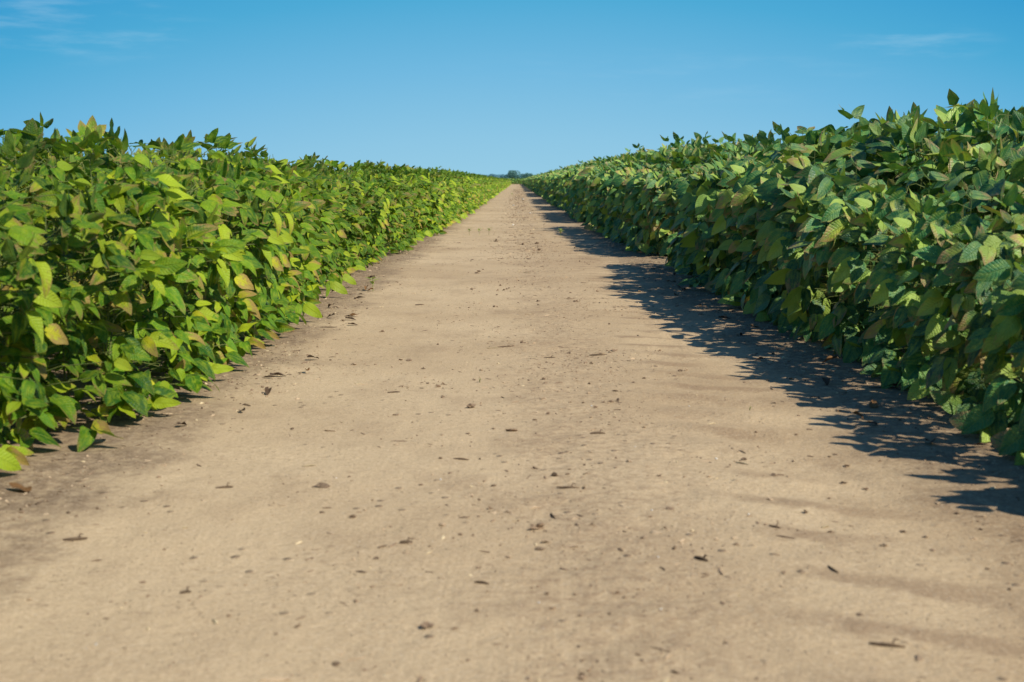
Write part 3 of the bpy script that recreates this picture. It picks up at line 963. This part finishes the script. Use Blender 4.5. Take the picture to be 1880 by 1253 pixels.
tree(941, 900, 7.3, 12.5, 1, 'broad rounded tree standing alone behind the far end of the track', None, M_TREE)
tree(965, 960, 6.4, 7.5, 2, 'smaller rounded tree just right of the broad lone tree on the horizon', None, M_TREE)
tree(974, 1010, 6.0, 8.0, 3, 'low tree at the right end of the horizon clump, against the crop', None, M_TREE)
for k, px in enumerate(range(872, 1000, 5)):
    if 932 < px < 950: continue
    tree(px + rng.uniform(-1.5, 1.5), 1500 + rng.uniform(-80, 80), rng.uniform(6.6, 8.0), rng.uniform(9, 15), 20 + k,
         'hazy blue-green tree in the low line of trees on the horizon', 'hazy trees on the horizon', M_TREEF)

shed = empty('shed', ((906 - VX) / FPX * 800, 800, 0)); tag(shed, 'tiny white farm shed on the horizon left of the lone tree', 'shed')
M_WHITE = simple_material('white_paint', (0.74, 0.75, 0.74), (0.82, 0.82, 0.80), 2, .5, .1)
M_ROOF = simple_material('pale_roof', (0.55, 0.58, 0.60), (0.62, 0.64, 0.66), 2, .5, .1)
M_DOOR = simple_material('shed_door', (0.20, 0.22, 0.24), (0.25, 0.27, 0.29), 2, .5, .1)


def poly(name, V, F, mat, parent):
    me = bpy.data.meshes.new(name); me.from_pydata(V, [], F); me.materials.append(mat)
    return link_mesh(name, me, parent)


w, d, hh, rf = .9, 1.4, 1.7, 2.3
poly('wall', [(-w, -d, 0), (w, -d, 0), (w, d, 0), (-w, d, 0), (-w, -d, hh), (w, -d, hh), (w, d, hh), (-w, d, hh), (0, -d, rf - .05), (0, d, rf - .05)],
     [(0, 1, 5, 8, 4), (1, 2, 6, 5), (2, 3, 7, 9, 6), (3, 0, 4, 7)], M_WHITE, shed)
poly('roof', [(-w - .15, -d - .15, hh - .08), (0, -d - .15, rf), (w + .15, -d - .15, hh - .08), (-w - .15, d + .15, hh - .08), (0, d + .15, rf), (w + .15, d + .15, hh - .08)],
     [(0, 1, 4, 3), (1, 2, 5, 4)], M_ROOF, shed)
poly('door', [(-.4, -d - .02, 0), (.4, -d - .02, 0), (.4, -d - .02, 1.4), (-.4, -d - .02, 1.4)], [(0, 1, 2, 3)], M_DOOR, shed)

# ------------------------------------------------------------------ light, sky, camera
EL, AZ = R_(45), R_(126)     # azimuth clockwise from +Y: from the right, a little behind the camera
sun = bpy.data.lights.new('sun', 'SUN'); sun.energy = 5.0; sun.angle = R_(.53); sun.color = (1, .93, .80)
so = bpy.data.objects.new('sun', sun); col.objects.link(so)
dirv = Vector((math.sin(AZ) * math.cos(EL), math.cos(AZ) * math.cos(EL), math.sin(EL)))
so.rotation_euler = dirv.to_track_quat('Z', 'Y').to_euler(); so.location = dirv * 50

w_ = bpy.data.worlds.new('World'); sc.world = w_; w_.use_nodes = True
t = NT.__new__(NT); t.t = w_.node_tree; t.t.nodes.clear()
wo = t.n('ShaderNodeOutputWorld'); bg = t.n('ShaderNodeBackground'); bg.inputs[1].default_value = .1
sky = t.n('ShaderNodeTexSky', sky_type='NISHITA'); sky.sun_disc = False; sky.sun_elevation = EL; sky.sun_rotation = AZ
sky.dust_density = .6; sky.ozone_density = 2.0; sky.air_density = 1.0
gen = t.n('ShaderNodeTexCoord').outputs['Generated']
ss = t.n('ShaderNodeSeparateXYZ'); t.l(gen, ss.inputs[0])
sx, sz_ = ss.outputs[0], ss.outputs[2]
tt = t.math('ADD', sz_, t.math('MULTIPLY', t.math('MULTIPLY', sx, sx), .42))
cr = t.n('ShaderNodeValToRGB'); t.l(t.math('MULTIPLY', tt, 5.0, clamp=True), cr.inputs[0])
els = cr.color_ramp.elements
def lin(c): return tuple(((v / 255) / 12.92 if v / 255 < .04045 else ((v / 255 + .055) / 1.055) ** 2.4) for v in c)
stops = [(0.0, (152, 204, 229)), (.16, (141, 198, 228)), (.42, (114, 185, 224)), (.70, (78, 170, 214)), (1.0, (46, 151, 206))]
els[0].position = 0; els[0].color = (*lin(stops[0][1]), 1); els[1].position = 1; els[1].color = (*lin(stops[-1][1]), 1)
for ps, cc in stops[1:-1]:
    e = els.new(ps); e.color = (*lin(cc), 1)
low = t.mix(1.0, cr.outputs[0], (10., 10., 10.), 'MULTIPLY')
# thin cirrus wisps
mp = t.vmul(gen, (5, 1, 34))
wn = t.noise(mp, 2.2, 6, .62)


def blob(cx, cz, rx, rz):
    a = t.math('DIVIDE', t.math('SUBTRACT', sx, cx), rx); b = t.math('DIVIDE', t.math('SUBTRACT', sz_, cz), rz)
    return t.ramp01(t.math('ADD', t.math('MULTIPLY', a, a), t.math('MULTIPLY', b, b)), 0, 1, 1, 0)


msk = t.math('MAXIMUM', blob(-.34, .112, .13, .035), t.math('MULTIPLY', blob(.285, .098, .07, .018), .9))
msk = t.math('MAXIMUM', msk, t.math('MULTIPLY', blob(.12, .08, .2, .03), .35))
wisp = t.math('MULTIPLY', t.ramp01(wn, .45, .75), msk)
low = t.mix(t.math('MULTIPLY', wisp, .23), low, (6.0, 8.0, 9.2))
tint = t.mix(1.0, sky.outputs[0], (.37, .74, 1.10), 'MULTIPLY')
full = t.mix(t.ramp01(sz_, .16, .42), low, tint)
t.l(full, bg.inputs[0]); t.l(bg.outputs[0], wo.inputs[0])

cam = bpy.data.cameras.new('camera'); co = bpy.data.objects.new('camera', cam); col.objects.link(co)
co.location = (0, 0, H_CAM)
pitch = math.atan((626.5 - HOR) / FPX)
co.rotation_euler = (math.pi / 2 - pitch, 0, math.atan(8 / FPX))
cam.lens = LENS; cam.sensor_width = 36; cam.clip_start = .02; cam.clip_end = 8000
cam.dof.use_dof = True; cam.dof.focus_distance = 6.0; cam.dof.aperture_fstop = 7.6
sc.camera = co

sc.render.engine = 'CYCLES'
sc.view_settings.view_transform = 'Standard'; sc.view_settings.look = 'None'; sc.view_settings.exposure = 0
sc.cycles.max_bounces = 8; sc.cycles.transparent_max_bounces = 12
sc.cycles.use_denoising = True
